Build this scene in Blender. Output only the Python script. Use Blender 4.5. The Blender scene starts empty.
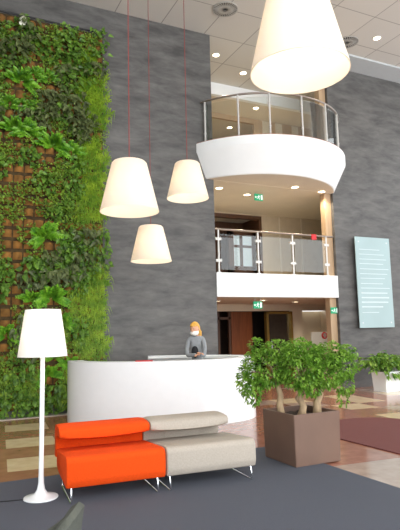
import bpy, bmesh, math, random
from mathutils import Vector, Matrix
import numpy as np
random.seed(7)
sc = bpy.context.scene
COL = sc.collection
PI = math.pi
V = Vector

# ------------------------------------------------------------------ camera, world, exposure
CAM = V((0.0, -11.75, 1.65))
yaw, pitch, roll, FPX = 0.4538, 0.1224, -0.0237, 537.2
Fw = V((math.sin(yaw)*math.cos(pitch), math.cos(yaw)*math.cos(pitch), math.sin(pitch)))
R0 = V((math.cos(yaw), -math.sin(yaw), 0)); U0 = R0.cross(Fw)
Rt = R0*math.cos(roll) + U0*math.sin(roll); Up = U0*math.cos(roll) - R0*math.sin(roll)
cd = bpy.data.cameras.new('camera'); cam = bpy.data.objects.new('camera', cd); COL.objects.link(cam)
m3 = Matrix((Rt, Up, -Fw)).transposed()
cam.matrix_world = Matrix.Translation(CAM) @ m3.to_4x4()
cd.sensor_fit = 'HORIZONTAL'; cd.sensor_width = 36.0; cd.lens = FPX*36/400
cd.clip_start = 0.05; cd.clip_end = 200
sc.camera = cam

w = bpy.data.worlds.new('sky'); sc.world = w; w.use_nodes = True
bg = w.node_tree.nodes['Background']
bg.inputs[0].default_value = (0.93, 0.97, 1.0, 1); bg.inputs[1].default_value = 3.0
sc.view_settings.view_transform = 'Standard'; sc.view_settings.look = 'None'
sc.view_settings.gamma = 1.0; sc.view_settings.use_curve_mapping = False
sc.view_settings.exposure = -0.12

def area(name, loc, rot, sx, sy, power, color=(1, 1, 1)):
    l = bpy.data.lights.new(name, 'AREA'); l.shape = 'RECTANGLE'; l.size = sx; l.size_y = sy
    l.energy = power; l.color = color
    o = bpy.data.objects.new(name, l); COL.objects.link(o); o.location = loc; o.rotation_euler = rot
    return o
# daylight through the glazed front behind the camera
area('daylight_front', (4.0, -16.4, 5.2), (math.radians(86), 0, 0), 18, 8, 1500, (0.95, 0.98, 1.0))

H = 9.35           # hall ceiling

# ------------------------------------------------------------------ materials
def srgb(r, g, b):
    f = lambda c: (c/255/12.92) if c/255 <= 0.04045 else ((c/255+0.055)/1.055)**2.4
    return (f(r), f(g), f(b), 1)

def mat(name, rgb, rough=0.6, metal=0.0, var=0.0, scale=8.0, bump=0.0, bscale=None, spec=0.5, stretch=None, emit=None, estr=0.0, coat=0.0, sheen=0.0, rgb2=None):
    m = bpy.data.materials.new(name); m.use_nodes = True
    nt = m.node_tree; N = nt.nodes; L = nt.links
    b = N['Principled BSDF']
    b.inputs['Roughness'].default_value = rough; b.inputs['Metallic'].default_value = metal
    b.inputs['Specular IOR Level'].default_value = spec
    b.inputs['Coat Weight'].default_value = coat
    b.inputs['Sheen Weight'].default_value = sheen
    c = srgb(*rgb); b.inputs['Base Color'].default_value = c
    if emit:
        b.inputs['Emission Color'].default_value = srgb(*emit); b.inputs['Emission Strength'].default_value = estr
    if var or bump or rgb2:
        tc = N.new('ShaderNodeTexCoord'); mp = N.new('ShaderNodeMapping')
        L.new(tc.outputs['Object'], mp.inputs['Vector'])
        if stretch: mp.inputs['Scale'].default_value = stretch
        nz = N.new('ShaderNodeTexNoise'); nz.inputs['Scale'].default_value = scale; nz.inputs['Detail'].default_value = 6
        L.new(mp.outputs[0], nz.inputs['Vector'])
        if var or rgb2:
            rp = N.new('ShaderNodeValToRGB')
            e = rp.color_ramp.elements
            e[0].position = 0.3; e[1].position = 0.7
            if rgb2:
                e[0].color = c; e[1].color = srgb(*rgb2)
            else:
                e[0].color = tuple(max(0, x*(1-var)) for x in c[:3])+(1,)
                e[1].color = tuple(min(1, x*(1+var)) for x in c[:3])+(1,)
            L.new(nz.outputs['Fac'], rp.inputs[0]); L.new(rp.outputs[0], b.inputs['Base Color'])
        if bump:
            n2 = nz
            if bscale:
                n2 = N.new('ShaderNodeTexNoise'); n2.inputs['Scale'].default_value = bscale; n2.inputs['Detail'].default_value = 4
                L.new(mp.outputs[0], n2.inputs['Vector'])
            bp = N.new('ShaderNodeBump'); bp.inputs['Strength'].default_value = bump; bp.inputs['Distance'].default_value = 0.02
            L.new(n2.outputs['Fac'], bp.inputs['Height']); L.new(bp.outputs[0], b.inputs['Normal'])
    return m

def leaf_mat(name, rgb, rgb2, scale=3.0, rough=0.4, trans=0.25):
    m = bpy.data.materials.new(name); m.use_nodes = True
    nt = m.node_tree; N = nt.nodes; L = nt.links
    b = N['Principled BSDF']; b.inputs['Roughness'].default_value = rough
    tc = N.new('ShaderNodeTexCoord'); nz = N.new('ShaderNodeTexNoise'); nz.inputs['Scale'].default_value = scale; nz.inputs['Detail'].default_value = 3
    oi = N.new('ShaderNodeObjectInfo'); ad = N.new('ShaderNodeVectorMath'); ad.operation = 'ADD'
    L.new(tc.outputs['Object'], ad.inputs[0]); L.new(oi.outputs['Random'], ad.inputs[1]); L.new(ad.outputs[0], nz.inputs['Vector'])
    rp = N.new('ShaderNodeValToRGB'); e = rp.color_ramp.elements
    e[0].position = 0.35; e[1].position = 0.65; e[0].color = srgb(*rgb); e[1].color = srgb(*rgb2)
    L.new(nz.outputs['Fac'], rp.inputs[0]); L.new(rp.outputs[0], b.inputs['Base Color'])
    t = N.new('ShaderNodeBsdfTranslucent'); L.new(rp.outputs[0], t.inputs['Color'])
    mx = N.new('ShaderNodeMixShader'); mx.inputs[0].default_value = trans
    L.new(b.outputs[0], mx.inputs[1]); L.new(t.outputs[0], mx.inputs[2])
    L.new(mx.outputs[0], N['Material Output'].inputs['Surface'])
    return m

def glass_mat(name, tint=(0.95, 0.97, 0.96), refl=0.035):
    m = bpy.data.materials.new(name); m.use_nodes = True
    nt = m.node_tree; N = nt.nodes; L = nt.links; N.remove(N['Principled BSDF'])
    tr = N.new('ShaderNodeBsdfTransparent'); tr.inputs[0].default_value = (*tint, 1)
    gl = N.new('ShaderNodeBsdfGlossy'); gl.inputs['Roughness'].default_value = 0.02
    fr = N.new('ShaderNodeLayerWeight'); fr.inputs['Blend'].default_value = 0.25
    mp = N.new('ShaderNodeMapRange'); mp.inputs['To Min'].default_value = refl; mp.inputs['To Max'].default_value = 0.9
    L.new(fr.outputs['Fresnel'], mp.inputs['Value'])
    mx = N.new('ShaderNodeMixShader'); L.new(mp.outputs[0], mx.inputs[0])
    L.new(tr.outputs[0], mx.inputs[1]); L.new(gl.outputs[0], mx.inputs[2]); L.new(mx.outputs[0], N['Material Output'].inputs['Surface'])
    return m

def shade_mat(name, rgb, trans=0.5):
    m = bpy.data.materials.new(name); m.use_nodes = True
    nt = m.node_tree; N = nt.nodes; L = nt.links
    b = N['Principled BSDF']; b.inputs['Base Color'].default_value = srgb(*rgb); b.inputs['Roughness'].default_value = 0.5
    t = N.new('ShaderNodeBsdfTranslucent'); t.inputs['Color'].default_value = srgb(*rgb)
    mx = N.new('ShaderNodeMixShader'); mx.inputs[0].default_value = trans
    L.new(b.outputs[0], mx.inputs[1]); L.new(t.outputs[0], mx.inputs[2])
    L.new(mx.outputs[0], N['Material Output'].inputs['Surface'])
    return m

def emis(name, rgb, s):
    return mat(name, rgb, emit=rgb, estr=s)

M = {}
def slate(name, a, b):
    m = bpy.data.materials.new(name); m.use_nodes = True
    nt = m.node_tree; N = nt.nodes; L = nt.links; bs = N['Principled BSDF']
    tc = N.new('ShaderNodeTexCoord')
    mp = N.new('ShaderNodeMapping'); mp.inputs['Scale'].default_value = (0.5, 1, 1.7); L.new(tc.outputs['Object'], mp.inputs[0])
    n1 = N.new('ShaderNodeTexNoise'); n1.inputs['Scale'].default_value = 2.4; n1.inputs['Detail'].default_value = 9; n1.inputs['Roughness'].default_value = 0.65; n1.inputs['Distortion'].default_value = 0.25
    L.new(mp.outputs[0], n1.inputs['Vector'])
    rp = N.new('ShaderNodeValToRGB'); e = rp.color_ramp.elements; e[0].position = 0.34; e[1].position = 0.68
    e[0].color = srgb(*a); e[1].color = srgb(*b)
    L.new(n1.outputs['Fac'], rp.inputs[0]); L.new(rp.outputs[0], bs.inputs['Base Color'])
    mr = N.new('ShaderNodeMapRange'); mr.inputs['To Min'].default_value = 0.4; mr.inputs['To Max'].default_value = 0.7
    L.new(n1.outputs['Fac'], mr.inputs['Value']); L.new(mr.outputs[0], bs.inputs['Roughness'])
    bp = N.new('ShaderNodeBump'); bp.inputs['Strength'].default_value = 0.12; bp.inputs['Distance'].default_value = 0.02
    L.new(n1.outputs['Fac'], bp.inputs['Height']); L.new(bp.outputs[0], bs.inputs['Normal'])
    return m
M['slate'] = slate('slate_plaster', (66, 65, 64), (106, 104, 102))
M['white_paint'] = mat('white_paint', (238, 240, 240), 0.55, var=0.02, scale=2)
M['warm_paint'] = mat('warm_paint', (216, 203, 180), 0.7, var=0.04, scale=2)
M['soffit'] = mat('soffit_paint', (222, 212, 194), 0.7, var=0.03, scale=2)
M['tan'] = mat('tan_panel', (184, 156, 124), 0.55, var=0.1, scale=3, stretch=(6, 6, .6))
M['tan_light'] = mat('tan_stone', (198, 180, 152), 0.5, var=0.06, scale=4)
M['dark_wood'] = mat('dark_wood', (82, 52, 33), 0.4, var=0.25, scale=4, stretch=(8, 8, .5))
M['red_wood'] = mat('red_wood', (120, 66, 34), 0.35, var=0.25, scale=4, stretch=(8, 8, .5))
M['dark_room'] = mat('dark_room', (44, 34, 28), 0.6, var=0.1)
M['gold'] = mat('gold_frame', (190, 155, 85), 0.3, 0.7, var=0.05)
M['steel'] = mat('brushed_steel', (200, 202, 203), 0.28, 1.0, var=0.06, scale=30)
M['rail_steel'] = mat('handrail_steel', (150, 140, 132), 0.3, 0.9, var=0.06, scale=30)
M['copper'] = mat('copper_edge', (170, 118, 95), 0.4, 0.4, var=0.05)
M['glass'] = glass_mat('balustrade_glass')
M['sign_glass'] = mat('frosted_teal_glass', (160, 184, 186), 0.12, var=0.05, scale=1.2, spec=.5)
M['sign_text'] = mat('pale_lettering', (198, 214, 216), 0.5, var=.01)
M['post'] = mat('satin_steel', (206, 204, 200), 0.4, 0.3, var=.03)
M['trim'] = mat('ceiling_border', (186, 192, 194), 0.6, var=.02)
M['white_gloss'] = mat('white_lacquer', (243, 245, 247), 0.22, var=0.01, coat=0.3)
M['chrome'] = mat('chrome', (225, 227, 230), 0.12, 1.0, var=0.02)
M['orange'] = mat('orange_wool', (224, 74, 14), 0.9, var=0.08, scale=60, bump=0.25, bscale=300, spec=0.2)
M['greige'] = mat('greige_wool', (176, 166, 154), 0.88, var=0.07, scale=60, bump=0.25, bscale=300, spec=0.3)
M['planter'] = mat('brown_planter', (114, 89, 76), 0.42, var=0.06, scale=3)
M['soil'] = mat('dark_soil', (58, 42, 32), 0.95, var=0.4, scale=30, bump=0.8)
M['carpet'] = mat('slate_carpet', (80, 83, 94), 0.95, var=0.16, scale=90, bump=0.4, bscale=400)
M['mat'] = mat('maroon_mat', (112, 58, 54), 0.85, var=0.14, scale=60, bump=0.4, bscale=300, stretch=(1, 6, 1))
M['felt'] = mat('dark_felt', (72, 56, 30), 0.95, var=0.4, scale=10, bump=0.6)
M['pocket'] = mat('ochre_felt', (98, 68, 30), 0.95, rgb2=(160, 112, 52), scale=5, bump=0.5)
M['bark'] = mat('pale_bark', (176, 150, 118), 0.85, var=0.28, scale=14, bump=0.8, stretch=(1, 1, .4))
M['ficus'] = leaf_mat('ficus_leaf', (72, 124, 30), (160, 200, 84), 9, 0.3, .35)
M['ivy'] = leaf_mat('ivy_leaf', (58, 92, 30), (118, 158, 58), 9, 0.35, 0.15)
M['small'] = leaf_mat('creeper_leaf', (84, 114, 34), (146, 178, 60), 9, 0.45)
M['fern'] = leaf_mat('fern_leaf', (78, 142, 32), (146, 200, 58), 12, 0.4)
M['grass'] = leaf_mat('grass_blade', (92, 138, 24), (160, 190, 46), 6, 0.5)
M['heuch'] = leaf_mat('heuchera_leaf', (66, 78, 42), (120, 132, 82), 8, 0.45, 0.12)
M['pothos'] = leaf_mat('pothos_leaf', (66, 120, 32), (160, 196, 84), 7, 0.3)
M['petal'] = mat('white_petal', (240, 238, 220), 0.5, var=0.02)
M['shade'] = shade_mat('opal_shade', (246, 238, 226), 0.42)
M['shade_white'] = shade_mat('white_shade', (244, 243, 240), 0.3)
M['bulb'] = emis('lit_bulb', (255, 226, 170), 14)
M['down'] = emis('lit_downlight', (255, 232, 190), 12)
M['cord'] = mat('red_cord', (130, 58, 54), 0.6, var=0.05)
M['grille'] = mat('vent_grille', (176, 174, 168), 0.45, 0.1, var=0.05)
M['black'] = mat('black_plastic', (24, 24, 26), 0.5, var=0.1)
M['exit'] = mat('exit_green', (10, 140, 96), 0.5, var=0.03, emit=(10, 150, 100), estr=0.6)
M['exit_white'] = mat('exit_white', (235, 245, 240), 0.5, var=0.01, emit=(235, 245, 240), estr=0.5)
M['red'] = mat('signal_red', (205, 28, 36), 0.5, var=0.03)
M['sky_pane'] = mat('daylit_pane', (205, 218, 225), 0.2, emit=(205, 220, 228), estr=0.35)
M['smoked'] = mat('smoked_glass', (70, 62, 54), 0.08, var=0.1, coat=0.5)
M['chair'] = mat('olive_grey_fabric', (84, 86, 78), 0.9, var=0.1, scale=60, bump=0.3, bscale=250)
M['skin'] = mat('skin', (214, 160, 130), 0.55, var=0.05)
M['hair'] = mat('blond_hair', (212, 160, 70), 0.6, var=0.25, scale=20, stretch=(4, 4, 1))
M['jacket'] = mat('grey_jacket', (140, 143, 146), 0.85, var=0.08, scale=20, bump=0.3)
M['dark_cloth'] = mat('black_cloth', (30, 30, 34), 0.85, var=0.1)
M['cloth_white'] = mat('white_cloth', (238, 236, 230), 0.8, var=0.02)
M['eye'] = mat('dark_eye', (40, 30, 26), 0.3, var=0.05)
M['lip'] = mat('lips', (176, 96, 88), 0.5, var=0.05)

def ceil_mat():
    m = bpy.data.materials.new('ceiling_panels'); m.use_nodes = True
    nt = m.node_tree; N = nt.nodes; L = nt.links; b = N['Principled BSDF']; b.inputs['Roughness'].default_value = 0.75
    tc = N.new('ShaderNodeTexCoord'); br = N.new('ShaderNodeTexBrick')
    br.offset = 0.0; br.inputs['Color1'].default_value = srgb(208, 204, 196); br.inputs['Color2'].default_value = srgb(200, 197, 190)
    br.inputs['Mortar'].default_value = srgb(150, 146, 140); br.inputs['Scale'].default_value = 1.0
    br.inputs['Mortar Size'].default_value = 0.012; br.inputs['Brick Width'].default_value = 1.2; br.inputs['Row Height'].default_value = 1.2
    L.new(tc.outputs['Object'], br.inputs['Vector']); L.new(br.outputs['Color'], b.inputs['Base Color'])
    return m
M['ceil'] = ceil_mat()
def stone(name, a, b):
    return mat(name, a, 0.16, rgb2=b, scale=5, spec=0.55)
M['t_brown'] = stone('brown_marble', (150, 102, 78), (172, 122, 96))
M['t_terra'] = stone('terracotta_marble', (150, 96, 76), (176, 122, 100))
M['t_beige'] = stone('beige_marble', (212, 186, 148), (230, 206, 170))
M['t_pink'] = stone('rosy_marble', (164, 138, 122), (186, 162, 146))
M['kerb'] = mat('pale_stone', (186, 178, 164), 0.25, var=0.05)

# ------------------------------------------------------------------ helpers
class MB:
    def __init__(s): s.v = []; s.f = []; s.mi = []
    def add(s, vs, fs, mi=0):
        o = len(s.v); s.v += [tuple(x) for x in vs]; s.f += [tuple(i+o for i in f) for f in fs]; s.mi += [mi]*len(fs)
    def box(s, lo, hi, bev=0.0, mi=0, rot=None, piv=None):
        bm = bmesh.new(); bmesh.ops.create_cube(bm, size=1)
        c = [(lo[i]+hi[i])/2 for i in range(3)]; d = [hi[i]-lo[i] for i in range(3)]
        for v in bm.verts: v.co = V((v.co[i]*d[i]+c[i] for i in range(3)))
        if bev: bmesh.ops.bevel(bm, geom=bm.edges[:], offset=bev, segments=3, affect='EDGES', profile=0.5)
        if rot is not None:
            pv = V(piv) if piv else V(c)
            for v in bm.verts: v.co = rot @ (v.co-pv) + pv
        s.addbm(bm, mi); bm.free()
    def addbm(s, bm, mi=0):
        bm.verts.index_update()
        s.add([v.co.copy() for v in bm.verts], [[v.index for v in f.verts] for f in bm.faces], mi)
    def tube(s, pts, rad, n=10, caps=True, mi=0):
        pts = [V(p) for p in pts]; k = len(pts)
        rs = rad if isinstance(rad, (list, tuple)) else [rad]*k
        vs = []; fs = []; ref = None
        for i, p in enumerate(pts):
            t = (pts[min(i+1, k-1)]-pts[max(i-1, 0)]).normalized()
            if ref is None:
                ref = t.orthogonal().normalized()
            a = (ref - t*ref.dot(t))
            a = a.normalized() if a.length > 1e-6 else t.orthogonal().normalized()
            ref = a; b = t.cross(a)
            for j in range(n):
                an = 2*PI*j/n; vs.append(p + (a*math.cos(an)+b*math.sin(an))*rs[i])
        for i in range(k-1):
            for j in range(n):
                fs.append((i*n+j, i*n+(j+1) % n, (i+1)*n+(j+1) % n, (i+1)*n+j))
        if caps: fs.append(tuple(reversed(range(n)))); fs.append(tuple((k-1)*n+j for j in range(n)))
        s.add(vs, fs, mi)
    def lathe(s, prof, n=48, c=(0, 0, 0), mi=0, close=False):
        vs = []; fs = []; k = len(prof)
        for r, z in prof:
            for j in range(n):
                a = 2*PI*j/n; vs.append((c[0]+r*math.cos(a), c[1]+r*math.sin(a), c[2]+z))
        for i in range(k-1 if not close else k):
            i2 = (i+1) % k
            for j in range(n):
                fs.append((i*n+j, i*n+(j+1) % n, i2*n+(j+1) % n, i2*n+j))
        s.add(vs, fs, mi)
    def prism(s, poly, z0, z1, axis='z', mi=0):
        n = len(poly)
        f = {'z': lambda a, b, h: (a, b, h), 'y': lambda a, b, h: (a, h, b), 'x': lambda a, b, h: (h, a, b)}[axis]
        vs = [f(a, b, z0) for a, b in poly]+[f(a, b, z1) for a, b in poly]
        fs = [tuple(reversed(range(n))), tuple(range(n, 2*n))]+[(i, (i+1) % n, n+(i+1) % n, n+i) for i in range(n)]
        s.add(vs, fs, mi)
    def ball(s, c, r, seg=16, rings=10, sq=(1, 1, 1), mi=0):
        bm = bmesh.new(); bmesh.ops.create_uvsphere(bm, u_segments=seg, v_segments=rings, radius=r)
        for v in bm.verts: v.co = V((v.co.x*sq[0]+c[0], v.co.y*sq[1]+c[1], v.co.z*sq[2]+c[2]))
        s.addbm(bm, mi); bm.free()
    def leaf(s, base, d, up, L, W, droop=0.25, mi=0, fold=0.25):
        d = V(d).normalized(); side = d.cross(V(up))
        if side.length < 1e-4: side = d.orthogonal()
        side.normalize(); nrm = side.cross(d).normalized(); b = V(base)
        mid = b + d*L*0.5 - V((0, 0, 1))*L*droop*0.25
        tip = b + d*L*0.98 - V((0, 0, 1))*L*droop
        q1 = b + d*L*0.22; q2 = b + d*L*0.75 - V((0, 0, 1))*L*droop*0.6
        e = nrm*W*fold
        vs = [b, q1+side*W*.38+e, mid+side*W*.5+e, q2+side*W*.3+e*.6, tip, q2-side*W*.3+e*.6, mid-side*W*.5+e, q1-side*W*.38+e, mid]
        s.add(vs, [(0, 1, 2, 8), (8, 2, 3, 4), (0, 8, 6, 7), (8, 4, 5, 6)], mi)
    def mesh(s, name, mats, smooth=False, ang=40):
        me = bpy.data.meshes.new(name); me.from_pydata(s.v, [], s.f); me.update()
        for m in (mats if isinstance(mats, (list, tuple)) else [mats]): me.materials.append(m)
        me.polygons.foreach_set('material_index', s.mi)
        bm = bmesh.new(); bm.from_mesh(me)
        if not getattr(s, 'open', False): bmesh.ops.recalc_face_normals(bm, faces=bm.faces[:])
        bm.to_mesh(me); bm.free()
        if smooth:
            me.polygons.foreach_set('use_smooth', [True]*len(me.polygons))
            try: me.set_sharp_from_angle(angle=math.radians(ang))
            except Exception: pass
        return me
    def build(s, name, mats, parent=None, smooth=False, ang=40, loc=None):
        """vertices are in world space; the object's origin is moved to loc (or its parent's)"""
        me = s.mesh(name, mats, smooth, ang)
        o = bpy.data.objects.new(name, me); COL.objects.link(o)
        if parent is not None:
            o.parent = parent
            off = world_loc(parent)
            me.transform(Matrix.Translation(-off))
        elif loc is not None:
            me.transform(Matrix.Translation(-V(loc))); o.location = loc
        return o
def world_loc(o):
    l = V(o.location)
    while o.parent: o = o.parent; l += V(o.location)
    return l
def tag(o, label, cat, group=None, kind=None):
    o['label'] = label; o['category'] = cat
    if group: o['group'] = group
    if kind: o['kind'] = kind
    return o
def thing(name, loc, label, cat, group=None):
    o = bpy.data.objects.new(name, None); COL.objects.link(o); o.location = loc; o.empty_display_size = 0.1
    return tag(o, label, cat, group)
def struct(o, label=None, cat=None):
    o['kind'] = 'structure'
    if label: o['label'] = label
    if cat: o['category'] = cat
    return o
def copy_tree(root, loc, label=None, rot=None):
    r = root.copy(); COL.objects.link(r); r.location = loc
    if rot is not None: r.rotation_euler = rot
    if label: r['label'] = label
    for ch in list(root.children):
        c = ch.copy(); COL.objects.link(c); c.parent = r
        for g in list(ch.children):
            d = g.copy(); COL.objects.link(d); d.parent = c
    return r
def light(name, kind, loc, power, color, parent=None, size=0.05, spot=None):
    l = bpy.data.lights.new(name, kind); l.energy = power; l.color = color
    if kind in ('POINT', 'SPOT'): l.shadow_soft_size = size
    if spot: l.spot_size = spot; l.spot_blend = 0.6
    o = bpy.data.objects.new(name, l); COL.objects.link(o)
    if parent: o.parent = parent
    o.location = loc
    return o
def B(lo, hi, name, m, bev=0.0, parent=None):
    b = MB(); b.box(lo, hi, bev); return b.build(name, m, parent)

# ------------------------------------------------------------------ room shell
# stone floor: a grid of 0.73 m slabs, each with its own stone
fb = MB(); T = 0.73
X0, Y0 = 1.0-T*10, -0.95+T*9
beige = {(10, 'a')}
FC = V((1.0, -2.7, 0)); FR = Matrix.Rotation(math.radians(-5.5), 3, 'Z')      # the paving runs slightly askew to the walls
def tile_kind(i, j):
    x = X0+(i+.5)*T; y = Y0-(j+.5)*T
    if j in (9, 11, 13) and (i == 10 or i in (6, 2)): return 2
    if (i, j) in ((19, 10), (20, 8), (20, 9), (19, 12), (23, 10), (23, 12), (18, 8), (22, 8), (17, 10)): return 2
    if x > 4.2 and y < -3.6:
        if y < -6.0: return 3
        return 1
    if x < 5.2: return 0
    return (1, 0, 1, 3, 0, 1)[(i*5+j*7) % 6]
for i in range(-3, 35):
    for j in range(-3, 34):
        x0 = X0+i*T; y1 = Y0-j*T; k = tile_kind(i, j)
        q = [FC + FR @ (V(p)-FC) for p in ((x0, y1-T, 0), (x0+T, y1-T, 0), (x0+T, y1, 0), (x0, y1, 0))]
        fb.add(q, [(0, 1, 2, 3)], k)
fl = fb.build('floor', [M['t_brown'], M['t_terra'], M['t_beige'], M['t_pink']])
struct(fl, 'polished brown and beige stone floor of the lobby', 'floor')
struct(B((-6.3, -17, -0.3), (17, 5.6, -0.01), 'floor_base', M['kerb']))

LX, RX = 6.17, 9.98       # the gallery opening between the slate walls
struct(B((-6.0, 0, 0), (LX, 0.3, H), 'wall_left', M['slate']), 'dark slate plaster wall behind the green wall', 'wall')
struct(B((RX, 0, 0), (16.5, 0.3, H), 'wall_right', M['slate']), 'dark slate plaster wall behind the glass sign', 'wall')
struct(B((-6.3, -16, 0), (-6.0, 0.3, H), 'wall_side', M['white_paint']))
struct(B((-6.3, -17, H), (17, 4.4, H+0.3), 'ceiling', M['ceil']), 'pale grey panelled ceiling high above the lobby', 'ceiling')
struct(B((RX+.0, -0.72, H-0.05), (16.5, 0.0, H), 'trim_1', M['trim']))     # pale border of the ceiling along the right wall
# pale stone kerb along the foot of the wall
struct(B((-6.0, -0.33, 0), (LX, 0.0, 0.012), 'baseboard_left', M['kerb']))
struct(B((-6.0, -0.05, 0.012), (LX, 0.0, 0.12), 'trim_2', M['slate']))
# glazed front behind the viewer: mullions only show up as reflections
fm = MB()
for i in range(12): fm.box((-6+i*2, -16.1, 0), (-5.9+i*2, -15.95, H))
for z in (0, 2.4, 4.8, 7.2, H-.1): fm.box((-6, -16.1, z), (16.5, -15.95, z+.1))
struct(fm.build('window_1', M['rail_steel']))

# gallery rooms behind the opening ------------------------------------------------
# first-floor slab and gallery
struct(B((LX, -0.03, 2.48), (RX, 0.25, 3.09), 'slab_front', M['white_paint'], 0.01), 'white edge of the middle gallery floor', 'slab')
struct(B((LX-0.2, 0.25, 2.48), (15, 3.4, 3.02), 'slab_deck', M['soffit']))
# ground floor room
GY = 3.4
gb = MB()
gb.box((5.5, GY, 2.26), (15, GY+.12, 2.48)); gb.box((10.80, GY, 0), (11.25, GY+.12, 2.26))
gb.box((12.35, GY, 0), (15, GY+.12, 2.26)); gb.box((11.25, GY+.4, 0), (12.35, GY+.5, 2.26))
gb.box((11.2, GY+.12, 0), (11.25, GY+.5, 2.26)); gb.box((12.35, GY+.12, 0), (12.4, GY+.5, 2.26))
struct(gb.build('wall_ground', M['warm_paint']))
struct(B((5.3, 0.3, 0), (5.5, GY+1.6, 2.48), 'wall_ground_side', M['warm_paint']))
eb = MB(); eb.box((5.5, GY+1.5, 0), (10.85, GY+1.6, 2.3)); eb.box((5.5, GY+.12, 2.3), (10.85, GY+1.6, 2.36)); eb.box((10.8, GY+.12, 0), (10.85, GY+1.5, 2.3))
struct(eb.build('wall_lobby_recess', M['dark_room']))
wp = MB(); wp.box((8.62, GY+.3, 0), (9.42, GY+.36, 2.26)); struct(wp.build('trim_3', M['red_wood']))
wp = MB()
for x in (7.6, 8.1, 8.5): wp.box((x, GY+.25, 0), (x+.07, GY+.33, 2.26))
wp.box((7.0, GY+.25, 2.0), (8.6, GY+.33, 2.08)); struct(wp.build('trim_4', M['dark_wood']))
d = B((9.86, GY+.1, 0.02), (10.78, GY+.13, 2.2), 'door_1', M['smoked']); struct(d, 'gilt framed glass door at the back of the ground floor', 'door')
df = MB()
for a, b2 in (((9.80, GY-.02, 0), (9.88, GY+.16, 2.24)), ((10.76, GY-.02, 0), (10.84, GY+.16, 2.24)), ((9.80, GY-.02, 2.16), (10.84, GY+.16, 2.24)), ((9.88, GY+.05, .02), (10.76, GY+.14, .12))): df.box(a, b2, .008)
df.build('door_frame', M['gold'], d)
dh = MB(); dh.tube([(10.0, GY+.04, .8), (10.0, GY+.04, 1.3)], .014); dh.build('door_handle', M['steel'], d)

# first-floor room
FY = 3.2
gb = MB(); gb.box((9.55, FY, 3.0), (15, FY+.12, 5.45)); gb.box((5.5, FY, 5.38), (9.55, FY+.12, 5.45)); gb.box((5.5, FY, 3.0), (7.2, FY+.12, 5.45))
struct(gb.build('wall_first_floor', M['tan_light']))
struct(B((5.3, 0.3, 3.0), (5.5, 5.2, 5.45), 'wall_first_floor_side', M['warm_paint']))
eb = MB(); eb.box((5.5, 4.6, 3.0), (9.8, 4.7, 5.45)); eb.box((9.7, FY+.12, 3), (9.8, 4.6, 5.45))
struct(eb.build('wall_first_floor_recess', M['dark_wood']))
lb = MB(); lb.box((7.2, FY-.03, 5.28), (9.6, FY+.15, 5.40)); lb.box((9.5, FY-.03, 3.02), (9.6, FY+.15, 5.3))
struct(lb.build('trim_5', M['dark_wood']))
sb = MB()
for x in (10.3, 11.2): sb.box((x, FY-.012, 3.02), (x+.05, FY, 5.44))
struct(sb.build('trim_8', M['warm_paint']))
wn = MB(); wn.box((8.80, FY+.62, 3.75), (9.64, FY+.66, 4.86)); wo = wn.build('window_2', M['sky_pane'])
struct(wo, 'daylit window in the dark timber recess of the middle floor', 'window')
wf = MB()
for a, b2 in (((8.66, FY+.55, 3.1), (8.84, FY+.7, 5.05)), ((9.1, FY+.56, 3.6), (9.19, FY+.69, 4.9)), ((9.58, FY+.55, 3.1), (9.7, FY+.7, 5.05)), ((8.66, FY+.55, 4.82), (9.7, FY+.7, 5.05)), ((8.66, FY+.55, 3.1), (9.7, FY+.7, 3.78)), ((8.8, FY+.56, 4.42), (9.6, FY+.69, 4.5))): wf.box(a, b2, .006)
wf.build('window_frame', M['dark_wood'], wo)

# top-floor room
SY = 3.6
gb = MB(); gb.box((LX-.3, 2.35, 8.97), (15, 2.5, H)); struct(gb.build('wall_bulkhead', M['white_paint']))
struct(B((5.3, 2.5, 8.97), (15, 6.1, 9.05), 'ceiling_gallery', M['soffit']))
gb = MB(); gb.box((9.72, SY, 5.9), (15, SY+.12, 8.97)); gb.box((5.5, SY, 8.8), (9.72, SY+.12, 8.97)); struct(gb.build('wall_top_floor', M['tan']))
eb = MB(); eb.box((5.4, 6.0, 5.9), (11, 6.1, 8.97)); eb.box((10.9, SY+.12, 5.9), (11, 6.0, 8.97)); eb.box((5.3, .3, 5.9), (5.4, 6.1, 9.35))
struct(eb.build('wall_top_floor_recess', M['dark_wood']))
sp = MB()
for x in (10.05, 10.6, 11.3): sp.box((x, SY-.03, 5.95), (x+.28, SY, 8.95))
struct(sp.build('trim_6', M['warm_paint']))
struct(B((15, .3, 0), (15.1, 6.1, 9.35), 'wall_gallery_end', M['warm_paint']))

# tan column in the right jamb of the opening, through all floors
struct(B((9.76, 0.10, 0), (RX+.02, 0.30, 8.97+.38), 'pillar', M['tan'], 0.008), 'tan column beside the right slate wall', 'column')

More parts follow.
